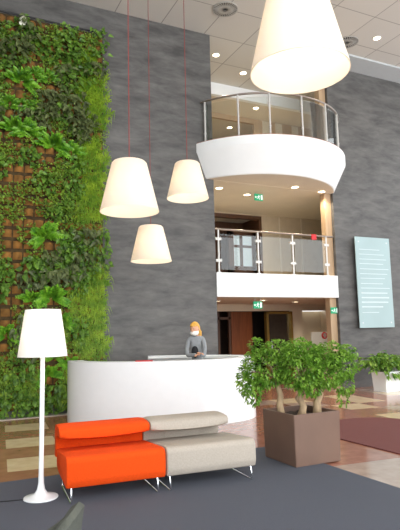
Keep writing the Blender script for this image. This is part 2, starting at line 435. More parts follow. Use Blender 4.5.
# top-floor slab with its round balcony bowl
CX, CY, RB = 8.04, 1.10, 2.58
BX, BY, RBOT = 7.99, 1.37, 2.46
ZT, ZB = 6.338, 5.45
sb = MB(); sb.box((5.3, 0.3, ZB), (15, 6.1, ZT-.06)); sb.box((LX, 0.0, ZB), (RX, 0.31, ZT-.06)); struct(sb.build('slab_top_floor', M['soffit']))
def arc_pt(u, r, z):
    """point on the balcony outline: u runs 0..1 from the left wall to the right wall, r is the inset, z the height"""
    k = min(1, max(0, (ZT-.24-z)/(ZT-.24-ZB)))
    cx, cy, rr = CX+(BX-CX)*k, CY+(BY-CY)*k, RB+(RBOT-RB)*k-r
    h = math.asin(min(1, cy/rr)); a = PI+h+(PI-2*h)*u
    return V((cx+rr*math.cos(a), cy+rr*math.sin(a), z))
def half_ring(prof, n=72):
    b = MB(); vs = []; fs = []; k = len(prof)
    for i in range(n+1):
        for r, z in prof:
            if r is None: q = arc_pt(i/n, 0, z); q = V((q.x, -.001, z))
            else: q = arc_pt(i/n, r, z); q.y = min(q.y, -.001)
            vs.append(q)
    for i in range(n):
        for j in range(k-1): fs.append((i*k+j, (i+1)*k+j, (i+1)*k+j+1, i*k+j+1))
    b.add(vs, fs); return b
bw = half_ring([(None, ZT-.06), (.22, ZT-.06), (.22, ZT), (.01, ZT), (0, ZT-.015), (0, ZT-.22), (.01, ZT-.27), (.01, ZB+.02), (.03, ZB)])
ob = bw.build('slab_balcony', M['white_paint'], None, True, 25); struct(ob, 'white bowl shaped balcony edge of the top floor', 'balcony')
bs = half_ring([(None, ZB+.004), (.02, ZB+.004)]); struct(bs.build('ceiling_balcony', M['soffit']))
ce = half_ring([(.012, ZT+.001), (.012, ZT+.014), (.07, ZT+.014), (.07, ZT+.001)]); struct(ce.build('trim_7', M['copper']))

# ------------------------------------------------------------------ balustrades
RR = 2.45
def glass_clamp(b, p, t): b.box((p[0]-.03, p[1]-.03, p[2]-.035), (p[0]+.03, p[1]+.03, p[2]+.035), .006)
bal = thing('balustrade', (CX, -RR, ZT), 'curved glass balustrade with steel posts around the round white balcony', 'balustrade', 'glass balustrades')

def at_ang(a, r, z): return V((CX+r*math.cos(a), CY+r*math.sin(a), z))
angs = [math.radians(a) for a in (209.7, 230.7, 248.8, 269.2, 289.8, 309, 330)]
hb = MB(); hb.tube([at_ang(math.radians(207.2+k*1.4), RR, ZT+1.1) for k in range(91)], .026, 10); hb.build('handrail', M['rail_steel'], bal, True)
for a in angs:
    pb = MB(); p = at_ang(a, RR, ZT); pb.tube([p, p+V((0, 0, 1.09))], .024, 10)
    pb.lathe([(0, .02), (.05, .02), (.05, .0)], 16, p)
    for z in (.25, .85): pb.ball(p+V((0, 0, z)), .036, 8, 6)
    pb.build('post', M['post'], bal, True)
for a, b2 in zip(angs[:-1], angs[1:]):
    g = MB(); vs = []; fs = []; n = 10; a0 = a+.02; a1 = b2-.02
    for i in range(n+1):
        t = a0+(a1-a0)*i/n
        for r in (RR-.006, RR+.006):
            for z in (.06, 1.0): vs.append(at_ang(t, r, ZT+z))
    for i in range(n):
        o = i*4; q = o+4
        fs += [(o, q, q+1, o+1), (o+2, o+3, q+3, q+2), (o+1, q+1, q+3, o+3), (o, o+2, q+2, q)]
    fs += [(0, 1, 3, 2), (4*n, 4*n+2, 4*n+3, 4*n+1)]
    g.add(vs, fs); g.build('glass_panel', M['glass'], bal, True)

bal = thing('balustrade', (8.1, .06, 3.09), 'straight glass balustrade with four steel posts on the middle gallery floor', 'balustrade', 'glass balustrades')
hb = MB(); hb.tube([(LX, .06, 4.2), (RX-.02, .06, 4.2)], .028, 10); hb.build('handrail', M['rail_steel'], bal, True)
px = (6.29, 7.46, 8.56, 9.70)
for x in px:
    pb = MB(); pb.tube([(x, .06, 3.09), (x, .06, 4.2)], .026, 10); pb.lathe([(0, .02), (.055, .02), (.055, 0)], 16, (x, .06, 3.09))
    for z in (3.4, 3.95):
        for s in (-1, 1): pb.box((x+s*.05-.035, .04, z-.035), (x+s*.05+.035, .08, z+.035), .006)
    pb.build('post', M['post'], bal, True)
for a, b2 in zip(px[:-1], px[1:]): B((a+.06, .052, 3.17), (b2-.06, .068, 4.08), 'glass_panel', M['glass'], .002, bal)
tag(B((9.19, .02, 4.08), (9.35, .05, 4.23), 'fire_notice', M['red'], .004), 'small red square notice under the handrail of the straight balustrade', 'sign')

# ------------------------------------------------------------------ reception desk
e1 = V((.9, -.436, 0)).normalized(); e2 = V((.436, .9, 0)).normalized(); DC = V((3.99, -1.73, 0))
DA, DB, DH = 1.83, 1.2, 1.14
def ring(t, off=0.0, z=0.0):
    c, s = math.cos(t), math.sin(t)
    n = V((c/DA, s/DB)).normalized()
    return DC + e1*(DA*c-n.x*off) + e2*(DB*s-n.y*off) + V((0, 0, z))
def ring_band(t0, t1, oa, ob, z0, z1, n=90):
    b = MB(); vs = []; fs = []
    for i in range(n+1):
        t = t0+(t1-t0)*i/n
        vs += [ring(t, oa, z0), ring(t, oa, z1), ring(t, ob, z1), ring(t, ob, z0)]
    for i in range(n):
        o = i*4; q = o+4
        for j in range(4): fs.append((o+j, o+(j+1) % 4, q+(j+1) % 4, q+j))
    fs += [(3, 2, 1, 0), (4*n, 4*n+1, 4*n+2, 4*n+3)]
    b.add(vs, fs); return b
TA, TB = math.radians(183), math.radians(462)
desk = thing('reception_desk', DC, 'curved glossy white reception counter behind the sofa', 'reception desk')
ring_band(TA, TB, 0.0, .07, 0.0, DH).build('front_panel', M['white_gloss'], desk, True, 35)
ring_band(TA, TB, .07, .30, DH-.05, DH-.005).build('counter_ledge', M['white_paint'], desk, True, 35)
ring_band(TA+.1, TB-.5, .07, .75, .70, .74).build('worktop', M['white_paint'], desk, True, 35)
ring_band(TA+.06, TB-.04, .10, .14, 0.0, .70).build('inner_panel', M['white_paint'], desk, True, 35)
fo = MB(); tt = math.radians(262)
p = ring(tt, .19, DH); fo.box((p.x-.15, p.y-.10, DH-.004), (p.x+.15, p.y+.10, DH+.012), .003, rot=Matrix.Rotation(-.45, 3, 'Z'))
tag(fo.build('folder', M['red'], None, loc=p), 'thin red folder lying on the white counter by the person', 'folder')

# ------------------------------------------------------------------ person behind the counter
def skin_body(name, nodes, edges, root, mt, parent, sub=2):
    me = bpy.data.meshes.new(name); me.from_pydata([n[0] for n in nodes], edges, []); me.update()
    o = bpy.data.objects.new(name, me); COL.objects.link(o)
    o.modifiers.new('skin', 'SKIN').use_smooth_shade = True
    for i, n in enumerate(nodes):
        r = n[1]; me.skin_vertices[0].data[i].radius = r if isinstance(r, tuple) else (r, r)
        me.skin_vertices[0].data[i].use_root = (i == root)
    s = o.modifiers.new('sub', 'SUBSURF'); s.levels = sub; s.render_levels = sub
    me.materials.append(mt)
    dg = bpy.context.evaluated_depsgraph_get(); dg.update()
    me2 = bpy.data.meshes.new_from_object(o.evaluated_get(dg))
    bpy.data.objects.remove(o); me2.name = name
    me2.polygons.foreach_set('use_smooth', [True]*len(me2.polygons))
    if not me2.materials: me2.materials.append(mt)
    o2 = bpy.data.objects.new(name, me2); COL.objects.link(o2); o2.parent = parent
    return o2
# local frame: +x = person's left in the picture's right, -y = towards the counter front; person faces -y
PF = V((4.58, -2.11, 0))
pers = thing('person', PF, 'person with blond hair in a grey jacket leaning on the white counter', 'person')
pers.rotation_euler = (0, 0, math.radians(-30)); pers.scale = (.86, 1, 1.05)
S = 1.0
legs = [((0, .12, .95), (.135, .105)), ((.095, .12, .88), .085), ((.11, .10, .48), .06), ((.11, .14, .09), .045), ((.11, .0, .04), .04),
        ((-.095, .12, .88), .085), ((-.11, .10, .48), .06), ((-.11, .14, .09), .045), ((-.11, .0, .04), .04)]
skin_body('trousers', legs, [(0, 1), (1, 2), (2, 3), (3, 4), (0, 5), (5, 6), (6, 7), (7, 8)], 0, M['dark_cloth'], pers)
tor = [((0, .12, .95), (.145, .11)), ((0, .09, 1.12), (.125, .10)), ((0, .04, 1.30), (.15, .11)), ((0, .0, 1.43), (.12, .085)), ((0, -.01, 1.50), (.055, .055)),
       ((.165, .0, 1.42), .062), ((.20, -.06, 1.24), .05), ((.185, -.14, 1.12), .044), ((.13, -.24, 1.14), .038), ((.10, -.285, 1.15), .030),
       ((-.165, .0, 1.42), .062), ((-.215, -.05, 1.25), .05), ((-.19, -.15, 1.13), .044), ((-.05, -.27, 1.14), .036), ((.03, -.295, 1.15), .030)]
skin_body('jacket', tor, [(0, 1), (1, 2), (2, 3), (3, 4), (3, 5), (5, 6), (6, 7), (7, 8), (8, 9), (3, 10), (10, 11), (11, 12), (12, 13), (13, 14)], 0, M['jacket'], pers)
# black top showing in the open front of the jacket
tb = MB(); tb.ball((-.03, -.062, 1.19), .085, 16, 12, (.95, .68, 1.3)); o = tb.build('shirt', M['dark_cloth'], None, True); o.parent = pers
# head, turned to the picture's left and bowed
HM = Matrix.Translation((-.02, -.05, 1.615)) @ Matrix.Diagonal((1.34, 1.15, 1.06, 1)) @ Matrix.Rotation(math.radians(-28), 4, 'Z') @ Matrix.Rotation(math.radians(14), 4, 'X')
def hp(b, name, m, smooth=True):
    me = b.mesh(name, m, smooth, 180); me.transform(HM); o = bpy.data.objects.new(name, me); COL.objects.link(o); o.parent = pers; return o
hb = MB()
bm = bmesh.new(); bmesh.ops.create_uvsphere(bm, u_segments=28, v_segments=20, radius=1)
for v in bm.verts:
    x, y, z = v.co
    sx = .074*(1 - .22*max(0, -z)**1.3); sy = .092; sz = .115
    v.co = V((x*sx, y*sy*(1-.1*max(0, -z)) - .012*max(0, -z), z*sz))
    if y < -.5 and abs(x) < .2 and -.35 < z < .12: v.co.y -= .022*(1-abs(x)/.2)*(1-(z+.35)/.6)   # nose
    if y < -.4 and .12 < z < .35 and .2 < abs(x) < .6: v.co.y += .008                             # eye sockets
    if y < -.5 and z < -.75: v.co.y -= .01                                                        # chin
hb.addbm(bm); bm.free()
hb.tube([(0, .02, -.06), (0, .05, -.17)], [.05, .056], 14)
for s in (-1, 1): hb.ball((s*.074, .008, -.005), .026, 10, 8, (.35, .7, 1.1))
hp(hb, 'head', M['skin'])
hr = MB()
bm = bmesh.new(); bmesh.ops.create_uvsphere(bm, u_segments=28, v_segments=20, radius=1)
for v in bm.verts:
    x, y, z = v.co
    v.co = V((x*.083, y*.103+.006, z*.122+.008))
    if y < -.1 and z < .42: v.co = V((x*.066, y*.07+.01, z*.10))
    elif z < -.35 and y > 0: v.co.z -= .05
hr.addbm(bm); bm.free()
hr.tube([(.02, .09, -.02), (.035, .10, -.08), (.04, .08, -.14), (.04, .05, -.19)], [.02, .024, .02, .006], 10)
hp(hr, 'hair', M['hair'])
ey = MB()
for s in (-1, 1): ey.ball((s*.03, -.079, .018), .010, 8, 6, (1.2, .6, .7))
hp(ey, 'eyes', M['eye'])
fmk = MB()
bm = bmesh.new(); bmesh.ops.create_uvsphere(bm, u_segments=24, v_segments=16, radius=1)
bmesh.ops.delete(bm, geom=[v for v in bm.verts if v.co.y > .05], context='VERTS')
for v in bm.verts:
    x, y, z = v.co; v.co = V((x*.075, y*.10-.012, z*.058-.058))
fmk.addbm(bm); bm.free()
for s in (-1, 1): fmk.tube([(s*.07, -.02, -.04), (s*.078, .015, -.0), (s*.076, .02, .02)], .003, 6)
hp(fmk, 'face_mask', M['cloth_white'])
# hands: palm and five separate fingers, resting one over the other on the counter
def hand(c, d, side, name):
    d = V(d).normalized(); upv = V((0, 0, 1)); sd = d.cross(upv).normalized()*side
    c = V(c); nodes = [(c, (.026, .017)), (c+d*.035, (.034, .015)), (c+d*.07, (.036, .013))]; ed = [(0, 1), (1, 2)]
    for k, (o, ln) in enumerate(((-.027, .066), (-.009, .078), (.009, .072), (.026, .056))):
        b = len(nodes); p = c+d*.078+sd*o
        nodes += [(p, .0085), (p+d*ln*.45+V((0, 0, .004)), .008), (p+d*ln*.8-V((0, 0, .010)), .0072), (p+d*ln-V((0, 0, .024)), .006)]
        ed += [(2, b), (b, b+1), (b+1, b+2), (b+2, b+3)]
    b = len(nodes); p = c+d*.02-sd*.034
    nodes += [(p, .011), (p+d*.03-sd*.018, .0095), (p+d*.058-sd*.016-V((0, 0, .006)), .008)]
    ed += [(0, b), (b, b+1), (b+1, b+2)]
    return skin_body(name, [(tuple(n[0]), n[1]) for n in nodes], ed, 0, M['skin'], pers, 1)
hand((.09, -.30, 1.155), (-.55, -.75, -.08), 1, 'hand')
hand((.05, -.31, 1.18), (1, -.30, -.10), -1, 'hand')

# ------------------------------------------------------------------ sofas
def sofa_module(x0, wdt, m, label, bx0, bx1, left_leg, right_leg):
    Y = -6.28
    t = thing('sofa', (x0+wdt/2, Y+.4, 0), label, 'sofa', 'low lounge sofas')
    sb = MB()
    prof = [(Y+.02, .15), (Y+.66, .17), (Y+.80, .20), (Y+.82, .39), (Y+.66, .40), (Y+.10, .445), (Y+.035, .44), (Y, .40), (Y-.005, .22)]
    bm = bmesh.new()
    a = [bm.verts.new((x0+.004, y, z)) for y, z in prof]; b2 = [bm.verts.new((x0+wdt-.004, y, z)) for y, z in prof]
    n = len(prof)
    bm.faces.new(a); bm.faces.new(b2[::-1])
    for i in range(n): bm.faces.new((a[i], b2[i], b2[(i+1) % n], a[(i+1) % n]))
    bmesh.ops.recalc_face_normals(bm, faces=bm.faces[:])
    bmesh.ops.bevel(bm, geom=bm.edges[:], offset=.018, segments=3, affect='EDGES', profile=.5, clamp_overlap=True)
    sb.addbm(bm); bm.free(); sb.build('seat', m, t, True, 50)
    # backrest: an upright that rolls forward into a thick bowed lip
    n = 20; bm = bmesh.new(); rings = []
    for i in range(n+1):
        u = i/n; x = bx0+(bx1-bx0)*u; g = math.sin(PI*u)
        e = min(1.0, min(u, 1-u)*18)**.5
        lip = .535-.022*g
        pr = [(Y+.93, .30), (Y+.93, .59), (Y+.90, .64), (Y+.80, .66), (Y+.60, .655), (Y+.50, .64), (Y+.465, .61), (Y+.475, lip+.02), (Y+.53, lip), (Y+.66, lip+.005), (Y+.77, lip-.005), (Y+.80, .50), (Y+.81, .30)]
        cy, cz = Y+.68, .585
        rings.append([bm.verts.new((x, cy+(y-cy)*(.93+.07*e), cz+(z-cz)*(.9+.1*e) if z > .5 else z)) for y, z in pr])
    k = len(rings[0])
    for i in range(n):
        for j in range(k): bm.faces.new((rings[i][j], rings[i+1][j], rings[i+1][(j+1) % k], rings[i][(j+1) % k]))
    bm.faces.new(rings[0]); bm.faces.new(rings[-1][::-1]); bmesh.ops.recalc_face_normals(bm, faces=bm.faces[:])
    bb = MB(); bb.addbm(bm); bm.free(); bb.build('backrest', m, t, True, 60)
    for x in (left_leg, right_leg):
        lb = MB(); r = .009
        lb.tube([(x, Y+.05, .17), (x, Y+.0, .03), (x, Y+.005, .015), (x, Y+.03, r), (x, Y+.66, r), (x, Y+.69, .012), (x, Y+.70, .03), (x, Y+.66, .19)], r, 8)
        lb.build('sled_leg', M['chrome'], t, True)
    pv = V((1.19, -6.28, 0)); rz = Matrix.Rotation(math.radians(-4.5), 3, 'Z')
    t.location = pv + rz @ (V(t.location)-pv); t.rotation_euler = (0, 0, math.radians(-4.5))
sofa_module(1.165, 1.025, M['orange'], 'bright orange low sofa on wire legs beside the floor lamp', 1.16, 2.15, 1.22, 2.10)
sofa_module(2.195, 1.045, M['greige'], 'greige fabric low sofa joined to the right side of the orange one', 2.165, 3.12, 2.235, 3.18)

# carpet and mat
cb = MB(); cb.box((-6, -16, 0), (4.30, -5.08, .012), .004); cp = cb.build('carpet', M['carpet'], None, loc=(0, -10, 0))
tag(cp, 'dark slate blue carpet under the sofa and planter', 'carpet', kind='thing')
poly = [(5.44, -9.0)]
poly += [(5.44, -4.75)]
for k in range(1, 9): poly.append((5.44+.85*(1-math.cos(k*PI/16)), -4.75+.85*math.sin(k*PI/16)))
for k in range(0, 9): poly.append((6.75+.75*math.sin(k*PI/16), -4.65+.75*math.cos(k*PI/16)))
poly += [(7.5, -9.0)]
mb = MB(); mb.prism(poly[::-1], 0.0, .014); mt = mb.build('door_mat', M['mat'], None, loc=(6.4, -6, 0)); tag(mt, 'maroon mat with a rounded end on the stone floor right of the planter', 'mat')

# ------------------------------------------------------------------ planter with three ficus
px0, px1, py0, py1, PH = 3.87, 4.57, -6.28, -5.58, .62
pl = thing('planter', ((px0+px1)/2, (py0+py1)/2, .012), 'square brown planter box standing on the carpet edge', 'planter')
pb = MB(); bm = bmesh.new()
def loop(i, z): return [bm.verts.new(c) for c in ((px0+i, py0+i, z), (px1-i, py0+i, z), (px1-i, py1-i, z), (px0+i, py1-i, z))]
Ls = [loop(.012, .0125), loop(0, PH), loop(.035, PH), loop(.04, PH-.12)]
for a, b2 in zip(Ls[:-1], Ls[1:]):
    for j in range(4): bm.faces.new((a[j], a[(j+1) % 4], b2[(j+1) % 4], b2[j]))
bm.faces.new(Ls[0][::-1]); bm.faces.new(Ls[-1]); bmesh.ops.recalc_face_normals(bm, faces=bm.faces[:])
bmesh.ops.bevel(bm, geom=[e for e in bm.edges if e.calc_length() > .3], offset=.006, segments=2, affect='EDGES')
pb.addbm(bm); bm.free(); pb.build('box', M['planter'], pl, True, 30)
so = MB(); g = 14
vs = [(px0+.045+(px1-px0-.09)*i/g, py0+.045+(py1-py0-.09)*j/g, PH-.07+random.uniform(-.012, .012)) for j in range(g+1) for i in range(g+1)]
so.add(vs, [(j*(g+1)+i, j*(g+1)+i+1, (j+1)*(g+1)+i+1, (j+1)*(g+1)+i) for j in range(g) for i in range(g)]); so.build('soil', M['soil'], pl, True)

def rnd(a, b): return random.uniform(a, b)
def foliage(b, c, r, n, L=(.038, .062), W=.66, hollow=.45, lower=-1.0):
    c = V(c)
    for _ in range(n):
        while True:
            d = V((rnd(-1, 1), rnd(-1, 1), rnd(-1, 1)))
            if .05 < d.length < 1 and d.z > lower: break
        rr = d.length; q = d.normalized()*(hollow+(1-hollow)*rr)
        p = c+V((q.x*r[0], q.y*r[1], q.z*r[2]))
        dr = (d.normalized()*.7+V((rnd(-1, 1), rnd(-1, 1), rnd(-.8, .6)))*.8)
        l = rnd(*L); b.leaf(p, dr, (0, 0, 1) if abs(dr.normalized().z) < .9 else (1, 0, 0), l, l*W*rnd(.85, 1.15), rnd(.1, .35))
def ficus(root, trunk_pts, rads, branches, blobs, label, twist=False):
    t = thing('ficus', root, label, 'plant', 'ficus bushes in the brown planter')
    tb = MB(); tb.tube(trunk_pts, rads, 12)
    if twist:
        o = []
        for i, p in enumerate(trunk_pts):
            a = i*1.25; o.append(V(p)+V((math.cos(a)*.045, math.sin(a)*.045, 0)))
        tb.tube(o, [r*.62 for r in rads], 10)
    tb.build('trunk', M['bark'], t, True, 180)
    bb = MB()
    for pts in branches: bb.tube(pts, [.018-.013*i/(len(pts)-1) for i in range(len(pts))], 6)
    bb.build('branches', M['bark'], t, True, 180)
    fb2 = MB()
    for c, r, n in blobs: foliage(fb2, c, (r[0]*1.04, r[1]*1.04, r[2]*1.06), int(n*2.1))
    fb2.build('foliage', M['ficus'], t)
def branch_set(top, targets):
    out = []
    for q in targets:
        a = V(top); c = V(q); m1 = a.lerp(c, .4)+V((rnd(-.04, .04), rnd(-.04, .04), .05)); m2 = a.lerp(c, .75)+V((rnd(-.05, .05), rnd(-.05, .05), .03))
        out.append([a, m1, m2, c])
    return out
Z0 = PH-.08
# left bush, near middle bush, right bush
bl = [((3.86, -5.70, 1.16), (.30, .28, .24), 520), ((3.66, -5.66, 1.02), (.17, .2, .20), 190), ((4.02, -5.75, 1.36), (.20, .2, .14), 190), ((3.72, -5.62, .86), (.14, .14, .16), 80), ((3.80, -5.6, 1.40), (.10, .1, .13), 60)]
ficus((4.02, -5.80, Z0), [(4.02, -5.80, Z0), (4.00, -5.80, .68), (4.025, -5.79, .80), (3.99, -5.78, .92), (3.97, -5.75, 1.05)], [.052, .044, .04, .036, .026],
      branch_set((3.98, -5.77, 1.0), [(3.66, -5.66, 1.1), (4.05, -5.75, 1.36), (3.85, -5.6, 1.3), (3.8, -5.85, 1.2)]), bl, 'leftmost leafy ficus bush in the brown planter, nearest the white counter')
bl = [((4.22, -5.98, 1.14), (.30, .26, .25), 560), ((4.18, -6.08, 1.33), (.26, .2, .14), 240), ((4.30, -5.85, 1.38), (.2, .2, .13), 160), ((4.25, -6.12, .95), (.2, .12, .14), 120)]
ficus((4.24, -5.95, Z0), [(4.22, -5.95, Z0), (4.26, -5.95, .66), (4.22, -5.94, .76), (4.27, -5.95, .88), (4.24, -5.96, 1.04)], [.056, .044, .04, .036, .026],
      branch_set((4.25, -5.95, 1.0), [(4.0, -6.05, 1.25), (4.45, -5.9, 1.3), (4.25, -6.15, 1.2), (4.3, -5.8, 1.35)]), bl, 'middle ficus bush with a twisted pale trunk in the brown planter', True)
bl = [((4.55, -6.0, 1.12), (.28, .26, .24), 500), ((4.62, -6.08, 1.32), (.22, .2, .14), 190), ((4.83, -6.06, 1.16), (.18, .2, .18), 190), ((4.86, -6.05, .92), (.12, .14, .14), 70), ((4.78, -6.1, .74), (.06, .08, .10), 24), ((4.9, -6.1, 1.33), (.10, .12, .09), 50)]
ficus((4.46, -6.0, Z0), [(4.42, -6.02, Z0), (4.44, -6.0, .70), (4.50, -6.0, .80), (4.49, -5.99, .92), (4.55, -6.0, 1.05)], [.060, .05, .042, .036, .026],
      branch_set((4.52, -6.0, 1.0), [(4.85, -6.05, 1.2), (4.6, -6.1, 1.35), (4.4, -5.85, 1.3), (4.86, -6.05, .98)]), bl, 'rightmost ficus bush in the brown planter, hanging over its edge')

# white pot with trailing plant by the right wall
wx0, wx1, wy0, wy1 = 10.26, 10.80, -1.30, -.80
wp = thing('white_pot', (10.5, -1.05, 0), 'square white pot on the stone floor below the glass sign', 'pot')
pb = MB(); bm = bmesh.new()
def loop2(i, z): return [bm.verts.new(c) for c in ((wx0+i, wy0+i, z), (wx1-i, wy0+i, z), (wx1-i, wy1-i, z), (wx0+i, wy1-i, z))]
Ls = [loop2(.03, 0), loop2(0, .5), loop2(.03, .5), loop2(.04, .40)]
for a, b2 in zip(Ls[:-1], Ls[1:]):
    for j in range(4): bm.faces.new((a[j], a[(j+1) % 4], b2[(j+1) % 4], b2[j]))
bm.faces.new(Ls[0][::-1]); bm.faces.new(Ls[-1]); bmesh.ops.recalc_face_normals(bm, faces=bm.faces[:]); pb.addbm(bm); bm.free()
pb.build('box', M['white_gloss'], wp, True, 30)
so = MB(); so.box((wx0+.04, wy0+.04, .40), (wx1-.04, wy1-.04, .45)); so.build('soil', M['soil'], wp)
pt = thing('pothos', (10.53, -1.05, .44), 'leafy trailing plant spilling over the white pot below the glass sign', 'plant')
fb2 = MB(); st = MB()
for i in range(70):
    a = rnd(0, 2*PI); rr = rnd(.25, .86); hgt = rnd(.0, .55) * (1.1-rr*.6)
    c0 = V((10.53+rnd(-.15, .15), -1.05+rnd(-.15, .15), .44)); c1 = V((10.50+rr*math.cos(a)*1.1, -1.05+rr*math.sin(a)*.75, .52+hgt))
    mid = c0.lerp(c1, .5)+V((0, 0, .16)); st.tube([c0, mid, c1], [.006, .005, .003], 5)
    for k in range(9):
        u = .35+.65*k/8; p = (c0.lerp(mid, u*2) if u < .5 else mid.lerp(c1, u*2-1))
        d = V((math.cos(a)+rnd(-.8, .8), math.sin(a)+rnd(-.8, .8), rnd(-.5, .6))); l = rnd(.10, .17)
        fb2.leaf(p, d, (0, 0, 1), l, l*.62, rnd(.2, .5))
for i in range(22):
    p = V((10.53+rnd(-.3, .3), wy0-.02+rnd(-.02, .01), .50-rnd(0, .12))); l = rnd(.09, .14); fb2.leaf(p, (rnd(-.5, .5), -1, -.4), (0, 0, 1), l, l*.62, .6)
fb2.build('foliage', M['pothos'], pt); st.build('stems', M['pothos'], pt, True)

# ------------------------------------------------------------------ floor lamp
LB = V((.99, -5.93, .012))
fl = thing('floor_lamp', LB, 'tall white floor lamp with a cone shade left of the orange sofa', 'floor lamp')
b = MB(); b.lathe([(0, 0), (.165, 0), (.172, .008), (.168, .018), (.115, .030), (.066, .05), (.040, .09), (.029, .15), (.0255, .24), (.024, .42), (.0235, 1.45), (0, 1.45)], 40, LB); b.build('stand', M['white_gloss'], fl, True, 50)
b = MB(); b.lathe([(.252, 1.415), (.182, 1.90), (.177, 1.90), (.247, 1.415)], 56, LB, close=True); b.build('lamp_shade', M['shade_white'], fl, True, 50)
b = MB(); b.ball(LB+V((0, 0, 1.58)), .05, 16, 12, (1, 1, 1.25)); b.tube([LB+V((0, 0, 1.45)), LB+V((0, 0, 1.54))], .02, 12); b.build('bulb', M['bulb'], fl, True)
b = MB()
for k in range(3):
    a = k*2*PI/3; b.tube([LB+V((0, 0, 1.47)), LB+V((.245*math.cos(a), .245*math.sin(a), 1.43))], .004, 6)
b.build('shade_holder', M['steel'], fl)
lc = MB()
lc.tube([LB+V((-.16, .03, .006)), LB+V((-.5, .1, .006)), LB+V((-.9, .05, .006)), LB+V((-1.5, .2, .006))], .005, 6)
lc.build('power_cable', M['black'], fl, True)
light('floor_lamp_light', 'POINT', (0, 0, 1.68), 14, (1, .9, .74), fl, .05)

# ------------------------------------------------------------------ pendant lamps
def pendant(c, label, power):
    D, hgt = .80, .70; c = V(c)
    t = thing('pendant_lamp', c, label, 'pendant lamp', 'white cone pendant lamps')
    b = MB(); r1, r2 = D/2, D/2*.57
    b.lathe([(r1, 0), (r2+.012, hgt-.03), (r2-.01, hgt-.006), (r2-.04, hgt), (.03, hgt), (.03, hgt-.008), (r2-.04, hgt-.009), (r2-.016, hgt-.014), (r2+.004, hgt-.034), (r1-.008, 0)], 64, c, close=True)
    b.build('lamp_shade', M['shade'], t, True, 50)
    b = MB(); b.ball(c+V((0, 0, hgt-.36)), .055, 16, 12, (1, 1, 1.2)); b.build('bulb', M['bulb'], t, True)
    b = MB(); b.lathe([(0, 0), (.03, 0), (.034, .05), (.03, .10), (0, .10)], 20, c+V((0, 0, hgt-.30))); b.tube([c+V((0, 0, hgt-.2)), c+V((0, 0, hgt+.03))], .014, 10); b.build('lamp_holder', M['black'], t, True, 50)
    b = MB(); b.tube([c+V((0, 0, hgt+.02)), (c.x, c.y, H-.03)], .0072, 8); b.build('cord', M['cord'], t, True)
    b = MB(); b.lathe([(0, 0), (.06, 0), (.06, -.035), (0, -.035)][::-1], 24, (c.x, c.y, H)); b.build('ceiling_rose', M['white_paint'], t, True, 50)
    light('pendant_light', 'POINT', (0, 0, hgt-.42), power, (1, .91, .79), t, .08)
pendant((2.56, -8.42, 3.70), 'largest looking white cone pendant, cut off by the top of the picture', 17)
pendant((2.285, -4.93, 3.275), 'white cone pendant hanging nearest the green wall', 17)
pendant((4.20, -2.68, 4.16), 'white cone pendant hanging highest before the slate wall, nearest the balcony', 17)
pendant((3.70, -2.00, 3.02), 'lowest white cone pendant, hanging above the white counter', 17)

# ------------------------------------------------------------------ ceiling fittings
def vent(x, y, label, r=.3):
    t = thing('ceiling_vent', (x, y, H), label, 'vent', 'round ceiling vents')
    b = MB(); b.lathe([(0, -.012), (r*.98, -.012), (r, 0)], 40, (x, y, H)); b.build('backing', M['black'], t, True, 50)
    b = MB(); b.lathe([(r*.95, -.02), (r*1.02, -.02), (r*1.02, -.004), (r*.95, -.004)], 40, (x, y, H), close=True)
    b.lathe([(r*.45, -.024), (r*.52, -.024), (r*.52, -.01), (r*.45, -.01)], 32, (x, y, H), close=True)
    b.build('rim', M['grille'], t, True, 50)
    b = MB()
    for k in range(28):
        a = k*2*PI/28; b.box((x+r*.12, y-.012, H-.022), (x+r*.95, y+.012, H-.012), 0, rot=Matrix.Rotation(a, 3, 'Z'), piv=(x, y, H-.017))
    b.build('fins', M['grille'], t)
vent(5.99, -1.19, 'round slotted vent in the lobby ceiling above the slate wall corner')
vent(9.75, -1.20, 'round slotted vent in the lobby ceiling right of the largest pendant')
DL = 0
def downlight(x, y, z, label, power=0, r=.09):
    t = thing('downlight', (x, y, z), label, 'downlight', 'recessed downlights')
    b = MB(); b.lathe([(r, -.001), (r*1.25, -.001), (r*1.25, -.012), (r*1.05, -.014), (r, -.008)], 28, (x, y, z), close=True); b.build('rim', M['white_paint'], t, True, 50)
    b = MB(); b.lathe([(0, -.006), (r*.98, -.006), (r*.98, -.001), (0, -.001)], 28, (x, y, z)); b.build('lens', M['down'], t, True, 50)
    if power: light('downlight_beam', 'SPOT', (0, 0, -.03), power, (1, .86, .66), t, .06, math.radians(140))
downlight(10.36, -1.68, H, 'round downlight in the lobby ceiling at the upper right', 40)
downlight(6.79, .83, H, 'downlight in the high ceiling just right of the slate wall corner', 110)
downlight(8.04, 1.45, H, 'downlight in the high ceiling closest to the largest pendant', 42)
downlight(9.28, 2.75, 8.97, 'downlight in the lowered top floor ceiling behind the glass balustrade', 260)
downlight(9.3, 4.6, 8.97, 'downlight deep inside the dark doorway of the top floor', 70)
downlight(6.67, .64, ZB, 'downlight under the balcony at the slate wall corner', 110)
downlight(7.74, .98, ZB, 'downlight under the balcony left of the hanging exit sign', 110)
downlight(8.55, -.18, ZB, 'downlight under the round balcony, right of the hanging exit sign', 110)
downlight(9.55, -.05, ZB, 'downlight under the balcony beside the tan column', 110)
for x, y, l in ((7.0, 1.6, 'downlight in the ground floor ceiling on the left, above the dark recess'), (8.3, 1.2, 'downlight in the ground floor ceiling beside the hanging exit sign'), (9.9, 1.9, 'downlight in the ground floor ceiling before the gilt glass door'), (11.6, 2.2, 'downlight in the ground floor ceiling before the beige wall niche')):
    downlight(x, y, 2.48, l, 50)

